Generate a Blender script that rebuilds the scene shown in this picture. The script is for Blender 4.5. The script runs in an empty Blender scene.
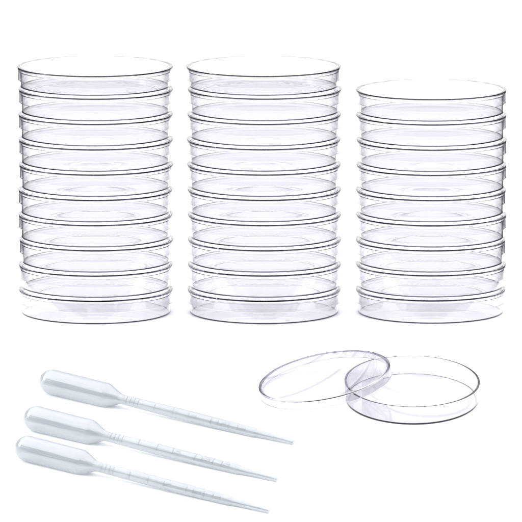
import bpy, bmesh, math, random
from mathutils import Vector, Matrix
R = math.radians
random.seed(4)
S = bpy.context.scene
COL = S.collection

# ---------------------------------------------------------------- helpers
def lathe(profile, seg=128, smooth_deg=30):
    """closed profile of (r, z); r == 0 points become poles"""
    bm = bmesh.new(); rings = []
    full = []                                   # support rings keep long flat runs truly flat under smooth shading
    for i, a in enumerate(profile):
        b = profile[(i+1) % len(profile)]
        full.append(a)
        d = math.hypot(b[0]-a[0], b[1]-a[1])
        if d > .0012 and not (a[0] == 0 and b[0] == 0):
            e = .00012/d
            if a[0] > 0: full.append((a[0]+(b[0]-a[0])*e, a[1]+(b[1]-a[1])*e))
            if b[0] > 0: full.append((b[0]-(b[0]-a[0])*e, b[1]-(b[1]-a[1])*e))
    profile = full
    for r, z in profile:
        if r <= 1e-9: rings.append([bm.verts.new((0, 0, z))])
        else: rings.append([bm.verts.new((r*math.cos(2*math.pi*i/seg), r*math.sin(2*math.pi*i/seg), z)) for i in range(seg)])
    n = len(rings)
    for k in range(n):
        a, b = rings[k], rings[(k+1) % n]
        if len(a) == 1 and len(b) == 1: continue
        for i in range(seg):
            j = (i+1) % seg
            if len(a) == 1: bm.faces.new((a[0], b[j], b[i]))
            elif len(b) == 1: bm.faces.new((a[i], a[j], b[0]))
            else: bm.faces.new((a[i], a[j], b[j], b[i]))
    bmesh.ops.recalc_face_normals(bm, faces=bm.faces)
    for f in bm.faces: f.smooth = True
    for e in bm.edges:
        if len(e.link_faces) == 2 and e.calc_face_angle(0) > R(smooth_deg): e.smooth = False
    return bm

def obj(name, bm, mat, parent=None):
    me = bpy.data.meshes.new(name); bm.to_mesh(me); bm.free()
    me.materials.append(mat)
    o = bpy.data.objects.new(name, me); COL.objects.link(o)
    if parent: o.parent = parent
    return o

def tag(o, label, cat, group=None):
    o['label'] = label; o['category'] = cat
    if group: o['group'] = group
    return o

def empty(name, loc, M=None):
    o = bpy.data.objects.new(name, None); COL.objects.link(o)
    o.empty_display_size = .01
    if M is not None: o.matrix_world = Matrix.Translation(loc) @ M.to_4x4()
    else: o.location = loc
    return o

def arc(cx, cz, r, a0, a1, n=5):
    return [(cx + r*math.cos(R(a0+(a1-a0)*i/n)), cz + r*math.sin(R(a0+(a1-a0)*i/n))) for i in range(n+1)]

# ---------------------------------------------------------------- materials
def mat(name):
    m = bpy.data.materials.new(name); m.use_nodes = True
    nt = m.node_tree; nt.nodes.clear()
    return m, nt, nt.nodes.new('ShaderNodeOutputMaterial')

def clear_plastic(name, ior=1.5, col=(.995, .993, 1.0), bump=.000003, dens=18):
    m, nt, out = mat(name)
    g = nt.nodes.new('ShaderNodeBsdfGlass'); g.inputs['IOR'].default_value = ior
    g.inputs['Roughness'].default_value = 0.0
    g.inputs['Color'].default_value = (*col, 1)
    # the faint moulding waviness of pressed polystyrene
    tc = nt.nodes.new('ShaderNodeTexCoord'); nz = nt.nodes.new('ShaderNodeTexNoise')
    nz.inputs['Scale'].default_value = 90; nz.inputs['Detail'].default_value = 1
    bp = nt.nodes.new('ShaderNodeBump'); bp.inputs['Strength'].default_value = 1; bp.inputs['Distance'].default_value = bump
    nt.links.new(tc.outputs['Object'], nz.inputs['Vector']); nt.links.new(nz.outputs['Fac'], bp.inputs['Height'])
    nt.links.new(bp.outputs[0], g.inputs['Normal'])
    nt.links.new(g.outputs[0], out.inputs['Surface'])
    va = nt.nodes.new('ShaderNodeVolumeAbsorption')   # long paths inside the plastic (rims, silhouettes) go grey
    va.inputs['Color'].default_value = (.06, .04, .14, 1); va.inputs['Density'].default_value = dens
    nt.links.new(va.outputs[0], out.inputs['Volume'])
    return m

def milky_plastic():
    m, nt, out = mat('milky_polyethylene')
    L = nt.links
    tc = nt.nodes.new('ShaderNodeTexCoord')
    mp = nt.nodes.new('ShaderNodeMapping'); mp.inputs['Scale'].default_value = (900, 900, 25)
    nz = nt.nodes.new('ShaderNodeTexNoise'); nz.inputs['Scale'].default_value = 1; nz.inputs['Detail'].default_value = 3
    L.new(tc.outputs['Object'], mp.inputs['Vector']); L.new(mp.outputs[0], nz.inputs['Vector'])
    bp = nt.nodes.new('ShaderNodeBump'); bp.inputs['Strength'].default_value = .8; bp.inputs['Distance'].default_value = .0003
    L.new(nz.outputs['Fac'], bp.inputs['Height'])
    gl = nt.nodes.new('ShaderNodeBsdfPrincipled')
    gl.inputs['Base Color'].default_value = (.81, .83, .85, 1)
    gl.inputs['Roughness'].default_value = .22
    gl.inputs['Transmission Weight'].default_value = 1
    gl.inputs['IOR'].default_value = 2.55
    L.new(bp.outputs[0], gl.inputs['Normal'])
    tr = nt.nodes.new('ShaderNodeBsdfTranslucent'); tr.inputs['Color'].default_value = (.68, .705, .733, 1)
    L.new(bp.outputs[0], tr.inputs['Normal'])
    mx = nt.nodes.new('ShaderNodeMixShader'); mx.inputs[0].default_value = MILK
    L.new(gl.outputs[0], mx.inputs[1]); L.new(tr.outputs[0], mx.inputs[2])
    L.new(mx.outputs[0], out.inputs['Surface'])
    return m
MILK = .31

def white_sheet():
    m, nt, out = mat('white_acrylic_sheet')
    p = nt.nodes.new('ShaderNodeBsdfPrincipled')
    tc = nt.nodes.new('ShaderNodeTexCoord'); nz = nt.nodes.new('ShaderNodeTexNoise')
    nz.inputs['Scale'].default_value = 3; nz.inputs['Detail'].default_value = 4
    cr = nt.nodes.new('ShaderNodeValToRGB')
    cr.color_ramp.elements[0].color = (.895, .895, .9, 1); cr.color_ramp.elements[1].color = (.92, .92, .92, 1)
    nt.links.new(tc.outputs['Object'], nz.inputs['Vector']); nt.links.new(nz.outputs['Fac'], cr.inputs[0])
    nt.links.new(cr.outputs[0], p.inputs['Base Color'])
    p.inputs['Roughness'].default_value = .9; p.inputs['Specular IOR Level'].default_value = .1
    nt.links.new(p.outputs[0], out.inputs['Surface'])
    return m

PS = clear_plastic('clear_polystyrene')
PSL = clear_plastic('clear_polystyrene_loose', bump=.0000004, dens=170)
PE = milky_plastic()
WH = white_sheet()

# ---------------------------------------------------------------- the surface
SL = R(12.2); YB = -.056                    # the sheet is level under the stacks and runs down gently in front of them
N = Vector((0, -math.sin(SL), math.cos(SL))); U = Vector((0, -math.cos(SL), -math.sin(SL))); X = Vector((1, 0, 0))
B = Vector((0, YB, 0))
def on_slope(x, s, h=0): return B + X*x + U*s + N*h
SM = Matrix((X, -U, N)).transposed()        # local x right, y up the slope, z off the slope
bm = bmesh.new()
prof = [(-.45, None), (-.012, None)]
pts = []
P1 = B + U*.5
pts.append((P1.y, P1.z))
rb = .05; t = rb*math.tan(SL/2)
for i in range(9):                           # the soft bend
    a = SL*(1-i/8)
    pts.append((YB + t - rb*math.sin(a), -rb*(1-math.cos(a))))
pts += [(.1, 0), (.24, 0), (1.0, 0), (2.0, 0)]
xs = [-1, -.5, 0, .5, 1]
def halfwidth(y): return .212 if y < .24 else .212 + (y-.24)*.36
g = [[bm.verts.new((x*halfwidth(y), y, z)) for x in xs] for y, z in pts]
for a, b in zip(g, g[1:]):
    for i in range(len(xs)-1): bm.faces.new((a[i], a[i+1], b[i+1], b[i]))
bmesh.ops.recalc_face_normals(bm, faces=bm.faces)
for f in bm.faces:
    f.smooth = True
    if f.normal.z < 0: f.normal_flip()
tb = obj('ground', bm, WH); tb['kind'] = 'structure'

# ---------------------------------------------------------------- petri dishes
TW = .0011; TF = .00055; TL = .0008; RW = .0020                                   # wall thickness
def base_bm(r, h, draft=.996, tw=TW, tf=TF, foot=0, rc=.0003, lip=.0003, seg=160):
    """r = outer radius at the lip, h = height; with foot > 0 the floor dips below the wall"""
    rf = r*draft
    # with foot > 0 the floor bows down very gently to rest on the lid below
    def bow(t): return foot*t*t
    n = 24 if foot else 1
    p = [(0, 0)] + [(rf*.985*k/n, bow(k/n)) for k in range(1, n)]
    p += arc(rf-rc, foot+rc, rc, -90, 0, 5)
    p += arc(r-lip, h-lip, lip, 0, 90, 4)
    p += arc(r-tw+lip, h-lip, lip, 90, 180, 4)
    ri = rf-tw
    p += arc(ri-.0003, foot+tf+.0003, .0003, 0, -90, 4)
    p += [(rf*.985*k/n, bow(k/n)+tf) for k in range(n-1, 0, -1)] + [(0, tf)]
    return lathe(p, seg)

def lid_bm(r, h, draft=1.001, tw=TW, tf=TL, rc=.0005, ridge=.0002, rw=RW, lip=.0003, seg=160):
    """top face at z = 0 with a low stacking ridge at the edge, skirt down to -h"""
    rb = r*draft
    p = [(0, -ridge)]
    p += [(r-rw-.0005, -ridge), (r-rw, 0)]
    p += arc(r-rc, -rc, rc, 90, 0, 7)
    p += arc(rb-lip, -h+lip, lip, 0, -90, 3)
    p += arc(rb-tw+lip, -h+lip, lip, -90, -180, 3)
    ri = r-tw
    p += arc(ri-.0005, -ridge-tf-.0005, .0005, 0, 90, 4)
    p += [(0, -ridge-tf)]
    return lathe(p, seg)

PITCH = .01461
def make_dish(scale, pitch, foot=.0012):
    t = empty('petri_dish', (0, 0, 0))
    b = obj('base', base_bm(.0434*scale, pitch-.0026, foot=foot), PS, t)
    l = obj('lid', lid_bm(.0450*scale-.0003, .0075), PS, t); l.location.z = pitch-.0001
    return t
def copy_tree(o):
    c = o.copy(); COL.objects.link(c)
    for ch in o.children:
        d = ch.copy(); COL.objects.link(d); d.parent = c
    return c
ORD = ['', 'second', 'third', 'fourth', 'fifth', 'sixth', 'seventh', 'eighth', 'ninth']
def stack(x, n, scale, pitch, first, which, thin_top):
    proto = make_dish(scale, pitch); ground_dish = make_dish(scale, pitch-.0005, 0); z = .0003
    for k in range(n):
        from_top = n-1-k
        if k == 0: d = ground_dish
        elif from_top == 0 and thin_top: d = thin_top
        elif k == 1: d = proto
        else: d = copy_tree(proto)
        jx, jy = random.uniform(-.0003, .0003), random.uniform(-.0003, .0003)
        if k == n-1: jx -= .0002
        d.location = (x+jx, jy, z); d.rotation_euler.z = random.uniform(0, 6.28)
        if k == 0: lab = 'clear lidded petri dish at the very bottom of the %s' % which
        elif from_top == 0: lab = 'clear lidded petri dish on top of the %s, its lid fully visible' % which
        else: lab = 'clear lidded petri dish, %s from the top in the %s' % (ORD[from_top], which)
        tag(d, lab, 'petri dish', 'clear petri dishes in the %s' % which)
        z += pitch - (.0005 if k == 0 else 0)
def thin(scale):                                # the top dish of the two tall stacks sits lower than the rest
    return make_dish(scale, .0130)
stack(-.0955, 10, 1.0, PITCH, 0, 'left stack of ten', thin(1.006))
stack(.0018, 10, .996, PITCH, 0, 'middle stack of ten', thin(.998))
stack(.0984, 9, .973, .01455, 0, 'right stack of nine', None)

# loose dish bottom and loose lid, on the sloping front of the sheet
cb = on_slope(.0843, .1047, .0001)
o = obj('petri_dish', base_bm(.03772, .0108, draft=.985, tw=.0012, tf=.0006, rc=.0005), PSL)
o.matrix_world = Matrix.Translation(cb) @ SM.to_4x4()
tag(o, 'clear open petri dish bottom without a lid, with the loose lid leaning on its rim', 'petri dish')
c = on_slope(.035215, .099244, .01205)
nn = (X*-.18247 + U*-.03707 + N*.98251).normalized()
xx = X - nn*X.dot(nn); xx.normalize(); yy = nn.cross(xx)
o = obj('petri_dish_cover', lid_bm(.03736, .0050, draft=1.012, tw=.0012, rc=.0005, ridge=.0002, tf=.0008, rw=.0018), PSL)
o.matrix_world = Matrix.Translation(c) @ Matrix((xx, yy, nn)).transposed().to_4x4()
tag(o, 'loose clear petri dish lid tilted against the rim of the open dish', 'lid')

# ---------------------------------------------------------------- pipettes
PX = .000579
def pipette(x0, s0, x1, s1, label, roll=0):
    a = on_slope(x0, s0, .0071); b = on_slope(x1, s1, .0016)
    ax = (b-a).normalized(); L = (b-a).length
    k = L/260.0                                 # metres along the axis per pixel of the seen length
    side = N.cross(ax).normalized(); upv = ax.cross(side)
    M = Matrix((side, upv, ax)).transposed()
    root = empty('transfer_pipette', a, M)
    tag(root, label, 'pipette', 'plastic transfer pipettes lying side by side')
    r0 = .0071; w = .00055
    prof = [(0, -.0002)]
    prof += [(r0*math.sin(R(q)), r0*1.08*(1-math.cos(R(q)))) for q in (8, 18, 30, 42, 54, 66, 78, 90)]
    prof += [(r0, 40*k), (r0, 66*k), (r0*.985, 68.5*k), (r0*.93, 70.5*k), (.0031, 82.5*k), (.0028, 85*k), (.00275, 88*k)]
    # bulb: closed double wall
    inner = [(max(r-w, 0), z + (w if i == 0 else w*max(0, 1-z/r0))) for i, (r, z) in enumerate(prof)]
    bulb = obj('bulb', lathe(prof + inner[::-1], 64, 60), PE, root)
    sh = [(88*k, .00275), (100*k, .0029), (130*k, .0031), (180*k, .00305), (219.5*k, .0027), (221*k, .0026), (222.5*k, .0021), (240*k, .0017), (259*k, .00125), (260*k, .0011)]
    p = [(r, z+.0001) for z, r in sh]
    q = [(max(r-w*.9, .0005), z+.0001) for z, r in sh]
    obj('stem', lathe(p + q[::-1], 48, 60), PE, root)
    # raised graduation strokes and figures moulded on the upper side of the stem
    bm = bmesh.new()
    def rad(z):
        for (za, ra), (zb, rb_) in zip(sh, sh[1:]):
            if za <= z <= zb: return ra+(rb_-ra)*(z-za)/(zb-za)
        return .0027
    def stroke(zc, phc, dz, dph, h=.0002):
        n = max(2, int(abs(dph)/8)); rows = []
        for i in range(n+1):
            ph = R(phc-dph/2+dph*i/n)
            row = []
            for zz, hh in ((zc-dz/2, -.0002), (zc-dz/2, h), (zc+dz/2, h), (zc+dz/2, -.0002)):
                r = rad(zz)+hh
                row.append(bm.verts.new((r*math.cos(ph), r*math.sin(ph), zz)))
            rows.append(row)
        for a_, b_ in zip(rows, rows[1:]):
            for i in range(4):
                j = (i+1) % 4; bm.faces.new((a_[i], a_[j], b_[j], b_[i]))
        bm.faces.new(rows[0]); bm.faces.new(rows[-1][::-1])
    ph0 = 143 + roll
    for zt in (91, 95, 99, 103): stroke(zt*k, ph0, .0005, 90)
    for zt in (120, 139, 178, 196): stroke(zt*k, ph0, .0005, 75)
    for zt in (158, 188, 208):
        stroke((zt-3)*k, ph0, .0005, 60); stroke(zt*k, ph0+12, .0018, 9); stroke((zt+2)*k, ph0-12, .0016, 9); stroke((zt+4.5)*k, ph0, .0005, 40)
    bmesh.ops.recalc_face_normals(bm, faces=bm.faces)
    obj('graduation', bm, PE, root)
    return root
pipette(-.12298, .09252, .01784, .17013, 'milky white transfer pipette nearest the dish stacks, uppermost of the three', 4)
pipette(-.13024, .14549, .00883, .22155, 'milky white transfer pipette lying between the two other pipettes', -9)
pipette(-.13365, .18751, .00429, .26407, 'milky white transfer pipette lowest in the picture, nearest the viewer', 11)

BACK = .46
# ---------------------------------------------------------------- light
w = bpy.data.worlds.new('World'); S.world = w; w.use_nodes = True
nt = w.node_tree; nt.nodes.clear(); L = nt.links
out = nt.nodes.new('ShaderNodeOutputWorld'); bg = nt.nodes.new('ShaderNodeBackground')
tc = nt.nodes.new('ShaderNodeTexCoord'); sx = nt.nodes.new('ShaderNodeSeparateXYZ')
L.new(tc.outputs['Generated'], sx.inputs[0])
def mrange(src, a, b):
    n = nt.nodes.new('ShaderNodeMapRange'); n.interpolation_type = 'SMOOTHSTEP'
    n.inputs['From Min'].default_value = a; n.inputs['From Max'].default_value = b
    L.new(src, n.inputs['Value']); return n.outputs[0]
top = mrange(sx.outputs['Z'], .42, .58)      # bright ceiling bounce
back = mrange(sx.outputs['Y'], .90, .96)     # white backdrop far behind the table
mxn = nt.nodes.new('ShaderNodeMath'); mxn.operation = 'MAXIMUM'
bs = nt.nodes.new('ShaderNodeMath'); bs.operation = 'MULTIPLY'; bs.inputs[1].default_value = BACK
hz = nt.nodes.new('ShaderNodeMath'); hz.operation = 'MULTIPLY'
L.new(back, hz.inputs[0]); L.new(mrange(sx.outputs['Z'], -.03, 0), hz.inputs[1])
L.new(hz.outputs[0], bs.inputs[0])
L.new(top, mxn.inputs[0]); L.new(bs.outputs[0], mxn.inputs[1])
mc = nt.nodes.new('ShaderNodeMix'); mc.data_type = 'RGBA'
L.new(mxn.outputs[0], mc.inputs['Factor'])
mc.inputs[6].default_value = (.03, .03, .036, 1); mc.inputs[7].default_value = (1.0, 1.0, 1.0, 1)
L.new(mc.outputs[2], bg.inputs['Color']); bg.inputs['Strength'].default_value = 2.5
L.new(bg.outputs[0], out.inputs['Surface'])

def area(name, loc, target, size, power, col=(1, 1, 1)):
    l = bpy.data.lights.new(name, 'AREA'); l.shape = 'SQUARE'; l.size = size; l.energy = power; l.color = col
    o = bpy.data.objects.new(name, l); COL.objects.link(o); o.location = loc
    o.rotation_euler = (Vector(target)-Vector(loc)).to_track_quat('-Z', 'Y').to_euler(); return o
area('softbox', (-1.25, -.2, .50), (-.05, -.15, 0), .28, 9)

# ---------------------------------------------------------------- camera
el = R(9.3); T = Vector((0, 0, .030)); D = 4.0
cam = bpy.data.cameras.new('camera'); co = bpy.data.objects.new('camera', cam); COL.objects.link(co)
co.location = T + D*Vector((0, -math.cos(el), math.sin(el)))
co.rotation_euler = (R(90)-el, 0, 0)
cam.lens = 36*6907/522; cam.sensor_width = 36; cam.clip_start = .1; cam.clip_end = 50
S.camera = co

S.render.engine = 'CYCLES'
cy = S.cycles
cy.max_bounces = 40; cy.transmission_bounces = 40; cy.glossy_bounces = 12; cy.diffuse_bounces = 4; cy.transparent_max_bounces = 16
cy.caustics_refractive = True; cy.caustics_reflective = True; cy.blur_glossy = 0
cy.sample_clamp_indirect = 4; cy.use_denoising = True
try: cy.denoiser = 'OPENIMAGEDENOISE'
except Exception: pass
cy.use_adaptive_sampling = True; cy.adaptive_threshold = .01
S.view_settings.view_transform = 'Standard'; S.view_settings.look = 'None'
S.view_settings.exposure = 0; S.view_settings.gamma = 1
